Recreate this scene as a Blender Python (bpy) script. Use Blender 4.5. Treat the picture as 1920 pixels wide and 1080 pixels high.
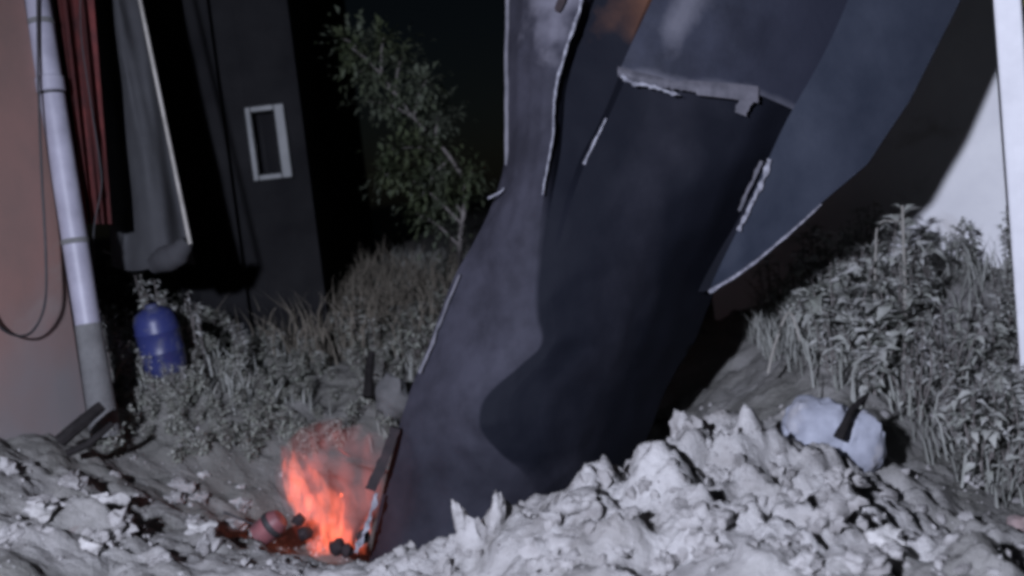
import bpy, bmesh, math, random
import numpy as np
from mathutils import Vector, Matrix, noise

for o in list(bpy.data.objects):
    bpy.data.objects.remove(o)
scene = bpy.context.scene
col = scene.collection
R = math.radians

# ------------------------------------------------------------------ camera
FPX = 2059.0
CAM = Vector((0, 0, 1.0))
ROT = (Matrix.Rotation(R(85.0), 4, 'X') @ Matrix.Rotation(R(-6.5), 4, 'Z'))
cam_d = bpy.data.cameras.new('camera')
cam_d.sensor_width = 36.0
cam_d.lens = FPX / 1920 * 36
cam_d.clip_start = 0.05
cam_d.clip_end = 2000
cam = bpy.data.objects.new('camera', cam_d)
cam.matrix_world = Matrix.Translation(CAM) @ ROT
cam_d.dof.use_dof = True
cam_d.dof.focus_distance = 4.2
cam_d.dof.aperture_fstop = 1.6
col.objects.link(cam)
scene.camera = cam

# ------------------------------------------------------------------ world, lights, exposure
LAMP = Vector((-1.4, -0.8, 1.85))
w = bpy.data.worlds.new('World')
scene.world = w
w.use_nodes = True
wn = w.node_tree
bg = wn.nodes['Background']
sky = wn.nodes.new('ShaderNodeTexSky')
sky.sky_type = 'NISHITA'
sky.sun_disc = False
sky.sun_elevation = R(40.0)        # a moonlit sky: the day sky's shape, thousands of times fainter
sky.sun_rotation = R(205)
bg.inputs[1].default_value = 0.0006
wn.links.new(sky.outputs[0], bg.inputs[0])

sun_d = bpy.data.lights.new('moon', 'SUN')          # faint moonlight
sun_d.energy = 0.004
sun_d.angle = R(0.5)
sun_d.color = (0.8, 0.88, 1.0)
sun = bpy.data.objects.new('moon', sun_d)
sun.rotation_euler = (R(50), 0, R(-25))
col.objects.link(sun)

lamp_d = bpy.data.lights.new('hand_floodlight', 'SPOT')   # the floodlight held beside the camera
lamp_d.energy = 1980
lamp_d.color = (0.76, 0.805, 1.0)
lamp_d.shadow_soft_size = 0.09
lamp_d.spot_size = R(88)
lamp_d.spot_blend = 0.6
lamp = bpy.data.objects.new('hand_floodlight', lamp_d)
lamp.location = LAMP
aim = Vector((0.6, 4.3, 0.2))
lamp.rotation_euler = (aim - LAMP).to_track_quat('-Z', 'Y').to_euler()
col.objects.link(lamp)

vs = scene.view_settings
vs.view_transform = 'Standard'
vs.look = 'None'
vs.exposure = 0
vs.gamma = 1
scene.render.engine = 'CYCLES'
scene.cycles.filter_width = 3.8

# ------------------------------------------------------------------ helpers
def P(px, py, D):
    """point at depth D (metres along the view axis) in the direction of photo pixel px, py"""
    v = Vector(((px - 960) / FPX * D, -(py - 540) / FPX * D, -D))
    return CAM + ROT.to_3x3() @ v

def tag(o, label, cat, group=None):
    o['label'] = label
    o['category'] = cat
    if group:
        o['group'] = group
    return o

def empty(name, loc):
    o = bpy.data.objects.new(name, None)
    o.location = loc
    o.empty_display_size = 0.1
    col.objects.link(o)
    return o

def mesh_obj(name, verts, faces, mat, parent=None, smooth=True, sharp=40, loc=None):
    """verts are world coordinates; the origin goes to loc (or the parent's place)"""
    me = bpy.data.meshes.new(name)
    base = Vector(loc) if loc is not None else (parent_loc(parent) if parent else Vector((0, 0, 0)))
    me.from_pydata([tuple(Vector(v) - base) for v in verts], [], faces)
    me.update()
    bm = bmesh.new(); bm.from_mesh(me)
    bmesh.ops.recalc_face_normals(bm, faces=bm.faces)
    bm.to_mesh(me); bm.free()
    if smooth:
        me.polygons.foreach_set('use_smooth', [True] * len(me.polygons))
        me.set_sharp_from_angle(angle=R(sharp))
    me.materials.append(mat)
    o = bpy.data.objects.new(name, me)
    col.objects.link(o)
    if parent:
        o.parent = parent
        o.location = base - parent_loc(parent)
    else:
        o.location = base
    return o

def parent_loc(p):
    v = Vector(p.location)
    q = p.parent
    while q:
        v += q.location
        q = q.parent
    return v

def catmull(pts, n):
    pts = [Vector(p) for p in pts]
    out = []
    for i in range(len(pts) - 1):
        p0 = pts[max(i - 1, 0)]; p1 = pts[i]; p2 = pts[i + 1]; p3 = pts[min(i + 2, len(pts) - 1)]
        for k in range(n):
            t = k / n
            out.append(0.5 * ((2 * p1) + (p2 - p0) * t + (2 * p0 - 5 * p1 + 4 * p2 - p3) * t * t
                              + (3 * p1 - p0 - 3 * p2 + p3) * t ** 3))
    out.append(pts[-1])
    return out

def tube(path, radii, seg=8, cap=True):
    path = [Vector(p) for p in path]
    if not hasattr(radii, '__len__'):
        radii = [radii] * len(path)
    V, F = [], []
    up = Vector((0.31, 0.12, 0.94))
    for i, p in enumerate(path):
        d = (path[min(i + 1, len(path) - 1)] - path[max(i - 1, 0)])
        if d.length < 1e-9:
            d = Vector((0, 0, 1))
        d.normalize()
        a = d.cross(up)
        if a.length < 0.15:
            a = d.cross(Vector((1, 0, 0)))
        a.normalize()
        b = d.cross(a)
        for k in range(seg):
            t = 2 * math.pi * k / seg
            V.append(p + (a * math.cos(t) + b * math.sin(t)) * radii[i])
    for i in range(len(path) - 1):
        for k in range(seg):
            k2 = (k + 1) % seg
            F.append((i * seg + k, i * seg + k2, (i + 1) * seg + k2, (i + 1) * seg + k))
    if cap:
        F.append(tuple(range(seg))[::-1])
        F.append(tuple((len(path) - 1) * seg + k for k in range(seg)))
    return V, F

def box(c, sx, sy, sz, M=None):
    V = []
    for z in (-1, 1):
        for y in (-1, 1):
            for x in (-1, 1):
                v = Vector((x * sx / 2, y * sy / 2, z * sz / 2))
                V.append(Vector(c) + (M @ v if M else v))
    F = [(0, 1, 3, 2), (4, 6, 7, 5), (0, 4, 5, 1), (2, 3, 7, 6), (0, 2, 6, 4), (1, 5, 7, 3)]
    return V, F

def join(*parts):
    V, F = [], []
    for v, f in parts:
        n = len(V)
        V += list(v)
        F += [tuple(i + n for i in q) for q in f]
    return V, F

def lathe(profile, c, seg=24, M=None, wob=0):
    V, F = [], []
    for (r, z) in profile:
        for k in range(seg):
            t = 2 * math.pi * k / seg
            v = Vector((r * math.cos(t), r * math.sin(t), z))
            V.append(Vector(c) + (M @ v if M else v))
    for i in range(len(profile) - 1):
        for k in range(seg):
            k2 = (k + 1) % seg
            F.append((i * seg + k, i * seg + k2, (i + 1) * seg + k2, (i + 1) * seg + k))
    F.append(tuple(range(seg))[::-1])
    F.append(tuple((len(profile) - 1) * seg + k for k in range(seg)))
    return V, F

def plate(front, thick, rough=0.0, n=1):
    """front: rows of world points (a grid); gives it thickness away from the camera"""
    nr, nc = len(front), len(front[0])
    V = []
    for r in front:
        for p in r:
            V.append(Vector(p))
    for r in front:
        for p in r:
            d = (Vector(p) - CAM).normalized()
            V.append(Vector(p) + Vector((d.x * 0.6 + 0.1, 1.0, 0.05)).normalized() * thick)
    N = nr * nc
    F = []
    for i in range(nr - 1):
        for j in range(nc - 1):
            a, b, c, d = i * nc + j, i * nc + j + 1, (i + 1) * nc + j + 1, (i + 1) * nc + j
            F.append((a, b, c, d)); F.append((N + d, N + c, N + b, N + a))
    for i in range(nr - 1):
        for j in (0, nc - 1):
            a, b = i * nc + j, (i + 1) * nc + j
            F.append((a, b, N + b, N + a))
    for j in range(nc - 1):
        for i in (0, nr - 1):
            a, b = i * nc + j, i * nc + j + 1
            F.append((a, b, N + b, N + a))
    return V, F

# ------------------------------------------------------------------ materials
def mat(name, c1, c2=None, rough=0.85, scale=8.0, detail=6, bump=0.0, bscale=60.0, metal=0.0, spec=0.3,
        lo=0.35, hi=0.65, distort=0.0, c3=None, scale3=2.0, lo3=0.55, hi3=0.7, coat=0.0, trans=0.0, stretch=None):
    m = bpy.data.materials.new(name)
    m.use_nodes = True
    nt = m.node_tree
    b = nt.nodes['Principled BSDF']
    b.inputs['Roughness'].default_value = rough
    b.inputs['Metallic'].default_value = metal
    b.inputs['Specular IOR Level'].default_value = spec
    b.inputs['Coat Weight'].default_value = coat
    tc = nt.nodes.new('ShaderNodeTexCoord')
    src = tc.outputs['Object']
    if stretch:
        mp = nt.nodes.new('ShaderNodeMapping')
        mp.inputs['Scale'].default_value = stretch
        nt.links.new(src, mp.inputs[0]); src = mp.outputs[0]
    def nz(sc, det, dist=0.0):
        n = nt.nodes.new('ShaderNodeTexNoise')
        n.inputs['Scale'].default_value = sc
        n.inputs['Detail'].default_value = det
        n.inputs['Roughness'].default_value = 0.62
        n.inputs['Distortion'].default_value = dist
        nt.links.new(src, n.inputs['Vector'])
        return n.outputs['Fac']
    def ramp(f, a, bb):
        r = nt.nodes.new('ShaderNodeMapRange')
        r.inputs[1].default_value = a
        r.inputs[2].default_value = bb
        nt.links.new(f, r.inputs[0])
        return r.outputs[0]
    def mix(f, a, bb):
        x = nt.nodes.new('ShaderNodeMix'); x.data_type = 'RGBA'
        nt.links.new(f, x.inputs[0])
        for s, v in ((6, a), (7, bb)):
            if isinstance(v, tuple):
                x.inputs[s].default_value = (*v, 1)
            else:
                nt.links.new(v, x.inputs[s])
        return x.outputs[2]
    c = mix(ramp(nz(scale, detail, distort), lo, hi), c1, c2 or tuple(k * 0.75 for k in c1))
    if c3:
        c = mix(ramp(nz(scale3, 5, 0.6), lo3, hi3), c, c3)
    nt.links.new(c, b.inputs['Base Color'])
    if bump:
        bp = nt.nodes.new('ShaderNodeBump')
        bp.inputs['Strength'].default_value = 1.0
        bp.inputs['Distance'].default_value = bump
        nt.links.new(nz(bscale, 8), bp.inputs['Height'])
        nt.links.new(bp.outputs[0], b.inputs['Normal'])
    if trans:
        b.inputs['Subsurface Weight'].default_value = 0
    return m

M = {}
M['soil'] = mat('dry_soil', (0.43, 0.42, 0.415), (0.29, 0.28, 0.275), 0.95, 5, 8, 0.012, 45, spec=0.1,
                c3=(0.17, 0.16, 0.15), scale3=2.6, lo3=.52, hi3=.72)
def add_pale(m, dark):
    nt = m.node_tree; b = nt.nodes['Principled BSDF']; src = b.inputs['Base Color'].links[0].from_socket
    at = nt.nodes.new('ShaderNodeAttribute'); at.attribute_name = 'pale'
    n = nt.nodes.new('ShaderNodeTexNoise'); n.inputs['Scale'].default_value = 4; n.inputs['Detail'].default_value = 8
    tc = next(q for q in nt.nodes if q.type == 'TEX_COORD'); nt.links.new(tc.outputs['Object'], n.inputs['Vector'])
    ma = nt.nodes.new('ShaderNodeMath'); ma.operation = 'MULTIPLY_ADD'; ma.inputs[1].default_value = 1.0
    nt.links.new(n.outputs['Fac'], ma.inputs[0]); nt.links.new(at.outputs['Fac'], ma.inputs[2])
    r = nt.nodes.new('ShaderNodeMapRange'); r.inputs[1].default_value = .5; r.inputs[2].default_value = 1.15
    nt.links.new(ma.outputs[0], r.inputs[0])
    x = nt.nodes.new('ShaderNodeMix'); x.data_type = 'RGBA'
    nt.links.new(r.outputs[0], x.inputs[0]); x.inputs[6].default_value = (*dark, 1); nt.links.new(src, x.inputs[7])
    nt.links.new(x.outputs[2], b.inputs['Base Color'])
add_pale(M['soil'], (0.155, 0.152, 0.140))
M['clod'] = mat('soil_clod', (0.37, 0.36, 0.355), (0.2, 0.19, 0.185), 0.95, 9, 8, 0.008, 70, spec=0.1)
M['stone'] = mat('pale_stone', (0.45, 0.44, 0.43), (0.3, 0.29, 0.28), 0.9, 14, 8, 0.005, 60, spec=0.2)
M['paint'] = mat('aircraft_paint', (0.052, 0.055, 0.075), (0.040, 0.043, 0.060), 0.42, 3.5, 8, 0.0012, 25, spec=0.35,
                 c3=(0.075, 0.075, 0.088), scale3=5.0, lo3=0.58, hi3=0.75)
M['paint_blue'] = mat('aircraft_blue_paint', (0.034, 0.040, 0.057), (0.022, 0.027, 0.041), 0.6, 4, 8, 0.0015, 30, spec=0.16)
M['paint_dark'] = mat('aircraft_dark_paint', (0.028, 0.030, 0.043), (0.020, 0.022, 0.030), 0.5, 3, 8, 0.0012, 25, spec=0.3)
M['primer'] = mat('bare_primer', (0.125, 0.12, 0.14), (0.06, 0.06, 0.072), 0.6, 9, 8, 0.001, 40)
M['orange_reflection'] = mat('orange_reflection', (0.10, 0.052, 0.034), (0.022, 0.02, 0.024), 0.6, 7, 6, 0.001, 40)  # orange reflection as a colour; not assigned to any part
M['metal'] = mat('scraped_metal', (0.42, 0.42, 0.47), (0.14, 0.14, 0.17), 0.45, 30, 6, 0.002, 90, metal=0.2, spec=0.6)
M['scuff'] = mat('scuffed_bare_metal', (0.30, 0.30, 0.34), (0.09, 0.09, 0.11), 0.6, 34, 8, 0.002, 110, spec=.3)
M['char'] = mat('charred_metal', (0.015, 0.012, 0.014), (0.03, 0.02, 0.022), 0.8, 20, 5, 0.002, 60)
M['pink'] = mat('pink_plaster', (0.31, 0.185, 0.16), (0.25, 0.165, 0.145), 0.9, 2.5, 8, 0.0015, 120, spec=0.2,
                c3=(0.30, 0.24, 0.22), scale3=1.6)
def dusty_base(m, z0, z1, dust):
    nt = m.node_tree; b = nt.nodes['Principled BSDF']; src = b.inputs['Base Color'].links[0].from_socket
    g = nt.nodes.new('ShaderNodeNewGeometry'); sx = nt.nodes.new('ShaderNodeSeparateXYZ')
    nt.links.new(g.outputs['Position'], sx.inputs[0])
    n = nt.nodes.new('ShaderNodeTexNoise'); n.inputs['Scale'].default_value = 3; n.inputs['Detail'].default_value = 7
    nt.links.new(g.outputs['Position'], n.inputs['Vector'])
    ma = nt.nodes.new('ShaderNodeMath'); ma.operation = 'MULTIPLY_ADD'; ma.inputs[1].default_value = .7
    nt.links.new(n.outputs['Fac'], ma.inputs[0]); nt.links.new(sx.outputs['Z'], ma.inputs[2])
    r = nt.nodes.new('ShaderNodeMapRange'); r.inputs[1].default_value = z0 + .35; r.inputs[2].default_value = z1 + .35; r.inputs[3].default_value = 1; r.inputs[4].default_value = 0
    nt.links.new(ma.outputs[0], r.inputs[0])
    x = nt.nodes.new('ShaderNodeMix'); x.data_type = 'RGBA'
    nt.links.new(r.outputs[0], x.inputs[0]); nt.links.new(src, x.inputs[6]); x.inputs[7].default_value = (*dust, 1)
    nt.links.new(x.outputs[2], b.inputs['Base Color'])
dusty_base(M['pink'], 0.3, 0.85, (0.25, 0.225, 0.225))
M['white'] = mat('white_render', (0.80, 0.80, 0.81), (0.68, 0.68, 0.70), 0.85, 2, 8, 0.001, 100, spec=0.2,
                 c3=(0.5, 0.48, 0.47), scale3=2.2)
M['post'] = mat('white_painted_post', (0.82, 0.82, 0.85), (0.7, 0.7, 0.73), 0.55, 5, 6, 0.0006, 90)
M['pvc'] = mat('grey_pvc', (0.27, 0.265, 0.315), (0.2, 0.195, 0.235), 0.45, 6, 6, 0.0004, 60)
M['cement'] = mat('cement', (0.13, 0.13, 0.13), (0.09, 0.09, 0.09), 0.95, 12, 6, 0.004, 60)
M['rubber'] = mat('black_rubber', (0.02, 0.02, 0.022), (0.03, 0.028, 0.03), 0.6, 20)
M['red'] = mat('dark_red_cloth', (0.10, 0.022, 0.02), (0.05, 0.015, 0.015), 0.9, 10, 6, 0.001, 80)
M['tarp'] = mat('grey_tarp', (0.045, 0.046, 0.049), (0.03, 0.03, 0.033), 0.85, 3, 6, 0.001, 60)
M['bamboo'] = mat('pale_pole', (0.30, 0.285, 0.26), (0.2, 0.19, 0.17), 0.7, 10, 5, 0.001, 60)
M['farwall'] = mat('dark_render', (0.016, 0.016, 0.017), (0.008, 0.008, 0.009), 0.95, 1.5, 7, 0.002, 60, spec=.03)
M['frame'] = mat('pale_window_frame', (0.15, 0.155, 0.155), (0.11, 0.115, 0.115), 0.5, 8)
M['glass'] = mat('dark_glass', (0.006, 0.006, 0.007), (0.004, 0.004, 0.005), 0.1, 3, spec=0.3)
M['bluepl'] = mat('blue_plastic', (0.025, 0.032, 0.115), (0.02, 0.025, 0.085), 0.4, 6, 5, 0.0008, 40, c3=(0.10, 0.105, 0.13), scale3=7, lo3=.5, hi3=.75)
M['sack'] = mat('white_woven_sack', (0.32, 0.335, 0.39), (0.22, 0.23, 0.27), 0.6, 7, 7, 0.003, 30, c3=(0.34, 0.33, 0.34), scale3=6)
M['wood'] = mat('dusty_wood', (0.22, 0.20, 0.19), (0.11, 0.10, 0.095), 0.9, 14, 7, 0.003, 60)
M['darkwood'] = mat('charred_wood', (0.012, 0.011, 0.011), (0.022, 0.02, 0.02), 0.95, 18, 6, 0.004, 60, spec=.05)
M['redpl'] = mat('red_plastic', (0.20, 0.07, 0.075), (0.11, 0.05, 0.055), 0.5, 15, 5)
M['brickdust'] = mat('dusty_brick', (0.30, 0.22, 0.21), (0.22, 0.18, 0.18), 0.95, 12, 6, 0.004, 50)
M['yellow'] = mat('pale_yellow', (0.6, 0.6, 0.2), (0.5, 0.48, 0.16), 0.5, 10)
def leafmat(name, a, b, c3=None):
    return mat(name, a, b, 0.8, 6, 4, 0, spec=0.2, c3=c3, scale3=2.5, lo3=.45, hi3=.6)
M['leaf_dust'] = leafmat('dusty_leaf', (0.40, 0.405, 0.38), (0.25, 0.265, 0.23), (0.46, 0.455, 0.45))
M['leaf_left'] = leafmat('dusty_green_leaf', (0.31, 0.315, 0.275), (0.19, 0.205, 0.165), (0.38, 0.375, 0.355))
M['leaf_tree'] = leafmat('green_leaf', (0.06, 0.072, 0.037), (0.032, 0.044, 0.021), (0.08, 0.092, 0.068))
M['drygrass'] = leafmat('dry_grass', (0.17, 0.15, 0.12), (0.11, 0.10, 0.08))
M['grass'] = leafmat('dusty_grass', (0.30, 0.305, 0.285), (0.20, 0.205, 0.185))

# ------------------------------------------------------------------ ground
ctrl = [P(*c) for c in [
    (0, 1080, 3.4), (300, 1080, 3.7), (600, 1080, 3.9), (900, 1090, 3.5), (1200, 1080, 2.9), (1500, 1080, 2.8), (1900, 1080, 2.9),
    (0, 830, 4.45), (80, 880, 4.3), (200, 960, 4.2), (400, 1000, 4.3), (540, 1045, 4.3), (680, 1055, 4.25), (790, 1035, 4.0),
    (880, 985, 3.75), (950, 985, 3.65), (1060, 925, 3.68), (1150, 895, 3.75), (1290, 800, 3.85), (1370, 815, 3.95), (1480, 820, 4.0),
    (1000, 1030, 3.4), (1290, 930, 3.4), (1500, 950, 3.5), (1700, 960, 3.7), (1900, 985, 3.8),
    (1480, 775, 4.45), (1650, 860, 4.25), (1800, 840, 4.6), (1900, 800, 4.9), (1600, 625, 5.2), (1780, 530, 5.6), (1420, 720, 5.2), (1520, 690, 4.9), (1700, 600, 5.2), (1850, 640, 5.2),
    (640, 1070, 4.75), (850, 1120, 4.6), (1100, 1010, 4.45), (1290, 880, 4.5), (580, 1050, 4.8),
    (450, 930, 5.0), (600, 800, 5.6), (250, 860, 5.0), (120, 800, 4.9), (312, 702, 5.5), (240, 770, 5.3), (500, 700, 6.2), (750, 720, 6.0),
    (400, 600, 7.5), (650, 600, 7.5), (820, 640, 6.9), (300, 540, 8.2), (1200, 700, 6.3)]]
ctrl += [Vector(v) for v in [(-10, 12, .6), (0, 12, .6), (10, 12, .5), (-8, 4, .3), (8, 4, .2), (0, 1, -.48), (5, 0, -.5), (-5, 0, -.4),
                             (0, -6, -.5), (-10, -6, -.5), (10, -6, -.5), (-4, 2, -.2), (4, 2, -.3), (-12, 20, .6), (12, 20, .6)]]
CX = np.array([[v.x, v.y] for v in ctrl]); CZ = np.array([v.z for v in ctrl])
def tps(r2):
    return 0.5 * r2 * np.log(r2 + 1e-9)
_n = len(CX)
A = np.zeros((_n + 3, _n + 3))
A[:_n, :_n] = tps(((CX[:, None] - CX[None]) ** 2).sum(-1)) + np.eye(_n) * 0.012
A[:_n, _n:] = np.c_[np.ones(_n), CX]
A[_n:, :_n] = A[:_n, _n:].T
SOL = np.linalg.solve(A, np.r_[CZ, 0, 0, 0])
def hbase(x, y):
    x = np.atleast_1d(np.asarray(x, float)); y = np.atleast_1d(np.asarray(y, float))
    xc = np.clip(x, -9, 9); yc = np.clip(y, -5, 16)
    out = np.zeros(len(x))
    for s in range(0, len(x), 20000):
        q = np.c_[xc[s:s + 20000], yc[s:s + 20000]]
        out[s:s + 20000] = tps(((q[:, None] - CX[None]) ** 2).sum(-1)) @ SOL[:_n] + SOL[_n] + q @ SOL[_n + 1:]
    return np.clip(out, -0.9, 1.1)
def mound_w(x, y):
    a = np.exp(-(((x - 0.75) / 0.85) ** 2 + ((y - 3.5) / 0.6) ** 2))
    b = np.exp(-(((x + 1.7) / 0.5) ** 2 + ((y - 4.1) / 0.5) ** 2)) * 0.5
    return np.clip(a * 1.2 + b, 0, 1)
def rough(x, y, wt):
    v = Vector((x, y, 0.3)); v += Vector((noise.noise(v * 9), noise.noise(v * 9 + Vector((5, 5, 5))), 0)) * 0.035
    h = 0.020 * noise.fractal(v * 2.2, 0.9, 2.0, 4)
    if wt >= 0.02 or True:
        d = noise.voronoi(v * 7.0)[0]
        d2 = noise.voronoi(v * 15.0 + Vector((3, 1, 7)))[0]
        k = 0.36 + 0.85 * wt
        h += k * 0.095 * (0.45 - d[0]) + k * 0.028 * (0.45 - d2[0])
        h += k * 0.10 * noise.fractal(v * 5.0 + Vector((9, 2, 4)), 0.8, 2.1, 5)
        h += k * 0.011 * noise.fractal(v * 28.0, 0.8, 2.1, 3)
    return h
def nonuni(a, b, step, far_lo, far_hi):
    mid = list(np.arange(a, b, step))
    lo, s, v = [], step, a
    while v > far_lo:
        s *= 1.35; v -= s; lo.append(v)
    hi, s, v = [], step, mid[-1]
    while v < far_hi:
        s *= 1.35; v += s; hi.append(v)
    return np.array(lo[::-1] + mid + hi)
gx = nonuni(-2.6, 2.6, 0.017, -900, 900)
gy = nonuni(2.4, 6.6, 0.017, -200, 1500)
XX, YY = np.meshgrid(gx, gy)
fx, fy = XX.ravel(), YY.ravel()
fz = hbase(fx, fy)
mw = mound_w(fx, fy)
near = (np.abs(fx) < 8) & (fy > 0) & (fy < 13)
idx = np.nonzero(near)[0]
for i in idx:
    fz[i] += rough(fx[i], fy[i], mw[i])
nxg, nyg = len(gx), len(gy)
ii = np.arange(nxg * nyg).reshape(nyg, nxg)
quads = np.stack([ii[:-1, :-1], ii[:-1, 1:], ii[1:, 1:], ii[1:, :-1]], -1).reshape(-1, 4)
me = bpy.data.meshes.new('ground')
me.from_pydata(np.c_[fx, fy, fz].tolist(), [], quads.tolist())
me.polygons.foreach_set('use_smooth', [True] * len(me.polygons))
me.materials.append(M['soil'])
ground = bpy.data.objects.new('ground', me)
col.objects.link(ground)
ground['kind'] = 'structure'
# paler soil on the mound, left heap and right bank; darker soil elsewhere
def pale_w(x, y):
    a = np.exp(-(((x - 0.55) / 0.75) ** 2 + ((y - 3.5) / 0.75) ** 2))
    b = np.exp(-(((x + 1.6) / 0.6) ** 2 + ((y - 3.9) / 0.55) ** 2)) * .32
    c = np.exp(-(((x + .5) / 0.9) ** 2 + ((y - 3.7) / 0.5) ** 2)) * .8
    e = np.exp(-(((x - 1.9) / 0.8) ** 2 + ((y - 5.2) / 0.6) ** 2)) * .55
    return np.clip(np.maximum(np.maximum(a * 1.3, b), np.maximum(c, e)), 0, 1)
_a = me.attributes.new('pale', 'FLOAT', 'POINT')
_a.data.foreach_set('value', pale_w(fx, fy).astype(np.float32))
GZ = fz.reshape(nyg, nxg)
def gz(x, y):
    i = int(np.clip(np.searchsorted(gx, x) - 1, 0, nxg - 2)); j = int(np.clip(np.searchsorted(gy, y) - 1, 0, nyg - 2))
    tx = (x - gx[i]) / (gx[i + 1] - gx[i]); ty = (y - gy[j]) / (gy[j + 1] - gy[j])
    return float((GZ[j, i] * (1 - tx) + GZ[j, i + 1] * tx) * (1 - ty) + (GZ[j + 1, i] * (1 - tx) + GZ[j + 1, i + 1] * tx) * ty)
def G(px, py, d0=2.3, d1=14.0):
    """where the sight line of a photo pixel meets the ground"""
    D = d0
    while D < d1:
        p = P(px, py, D)
        if p.z <= gz(p.x, p.y):
            return p
        D += 0.01
    p = P(px, py, d1); p.z = gz(p.x, p.y)
    return p

# ------------------------------------------------------------------ walls and what hangs on them
# pink wall: runs away from the camera on the left, ends in a corner by the pipe
pc = P(118, 330, 5.0)                       # corner line
wx = pc.x - 0.05
def wall_box(name, x0, x1, y0, y1, z0, z1, m, nsub=1):
    V, F = box(((x0 + x1) / 2, (y0 + y1) / 2, (z0 + z1) / 2), x1 - x0, y1 - y0, z1 - z0)
    return V, F
def rot_about(V, c, ang):
    Rm = Matrix.Rotation(ang, 3, 'Z'); c = Vector(c)
    return [c + Rm @ (Vector(v) - c) for v in V]
def bevel(o, wd=0.01):
    b = o.modifiers.new('bevel', 'BEVEL'); b.width = wd; b.segments = 2
V, F = box((wx - 0.15, pc.y - 1.6, 1.6), 0.3, 3.2, 4.2)
V = rot_about(V, (wx, pc.y, 0), R(-14))
pw = mesh_obj('plastered_wall', V, F, M['pink'], loc=(wx - 0.15, pc.y - 1.6, -0.4), smooth=False)
tag(pw, 'pink plastered wall at the left edge, behind the grey downpipe', 'wall'); bevel(pw)

# downpipe
pp = empty('downpipe', P(172, 640, 4.95))
top, bot = P(66, -20, 4.98), P(166, 612, 4.94)
pathp = [top.lerp(bot, t) for t in (-0.8, 0, .3, .6, 1)]
mesh_obj('pipe', *tube(pathp, 0.056, 20), M['pvc'], pp)
jc = top.lerp(bot, 0.285); jd = (bot - top).normalized()
mesh_obj('joint_collar', *tube([jc - jd * 0.035, jc - jd * 0.03, jc + jd * 0.03, jc + jd * 0.035], [0.058, 0.063, 0.063, 0.058], 20), M['pvc'], pp)
mesh_obj('joint_seal', *tube([jc + jd * 0.036, jc + jd * 0.048], 0.0585, 20), M['rubber'], pp)
b2 = bot + jd * 0.5
mesh_obj('foot_sleeve', *tube([bot - jd * 0.01, bot + jd * 0.1, b2], [0.058, 0.06, 0.066], 16), M['cement'], pp)
for t in (0.1, 0.75):
    c = top.lerp(bot, t)
    mesh_obj('bracket', *tube([c - jd * 0.012, c + jd * 0.012], 0.0605, 20), M['cement'], pp)
tag(pp, 'straight grey downpipe with a dark joint beside the pink wall', 'pipe')

cb = catmull([P(70, -40, 4.9), P(72, 150, 4.87), P(78, 320, 4.82), P(86, 480, 4.78), P(84, 570, 4.74), P(60, 622, 4.68), P(25, 628, 4.6), P(-10, 600, 4.52), P(-40, 520, 4.46)], 8)
cbo = mesh_obj('cable', *tube(cb, 0.0055, 6), M['rubber'], loc=cb[-20])
tag(cbo, 'thin black cable hanging in a loop on the pink wall', 'cable')

# red cloth in the gap behind the pipe
rows = []
for j in range(15):
    t = j / 14
    y = -60 + t * 480
    r = []
    for i in range(13):
        s = i / 12
        xl, xr = 98 + y * 0.13, 176 + y * 0.08
        D = 5.10 + 0.03 * math.sin(s * 14 + t * 2) + 0.03 * math.sin(s * 31)
        r.append(P(xl + (xr - xl) * s, y, D))
    rows.append(r)
rc = mesh_obj('hanging_cloth', *plate(rows, 0.006), M['red'], loc=rows[-1][6])
tag(rc, 'dark red hanging cloth in the gap right of the grey downpipe', 'cloth')

# grey tarpaulin
rows = []
for j in range(33):
    t = j / 32
    y = -80 + t * 580
    xl = 150 + 45 * max(0, min(1, y / 260)) + 12 * max(0, y - 260) / 200
    xr = 255 + 0.21 * y + 6
    r = []
    for i in range(29):
        s = i / 28
        D = 5.42 + 0.08 * math.sin(s * 7 + 0.5) + 0.012 * math.sin(s * 17 + t * 5) + .03 * noise.noise(Vector((s * 4, t * 6, 7))) + 0.02 * noise.noise(Vector((s * 8, t * 4, 1)))
        D += 0.12 * (1 - t) * math.sin(s * 3)
        r.append(P(xl + (xr - xl) * s, y + 8 * math.sin(s * 6) * t, D))
    rows.append(r)
tp = empty('tarpaulin', rows[-1][14])
mesh_obj('cloth', *plate(rows, 0.006), M['tarp'], tp)
tag(tp, 'grey tarpaulin hanging in folds, a thin pale pole along its right hem', 'tarpaulin')
# rope along the tarp edge
rp = catmull([P(150, -60, 5.04), P(152, 60, 5.04), P(165, 160, 5.04), P(185, 290, 5.04), P(190, 350, 5.04), P(176, 430, 5.05), P(176, 520, 5.05)], 6)
ro = mesh_obj('rope', *tube(rp, 0.003, 6), M['tarp'], loc=rp[-1])
tag(ro, 'thin slack rope hanging along the left side of the grey tarpaulin', 'rope')

t0, t1 = P(250, -60, 5.25), P(357, 458, 5.2)
mesh_obj('hem_pole', *tube([t0, t0.lerp(t1, .3), t0.lerp(t1, .66), t1], [0.009, 0.010, 0.0095, 0.0105], 10), M['bamboo'], tp)
Vb = catmull([P(352, 452, 5.24), P(330, 478, 5.26), P(305, 488, 5.3), P(285, 500, 5.33)], 5)
mesh_obj('bunched_corner', *tube(Vb, [.03 + .035 * math.sin(3.1 * k / (len(Vb) - 1)) + .012 * noise.noise(Vector((k * .9, 1, 1))) for k in range(len(Vb))], 12), M['tarp'], tp)

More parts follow.
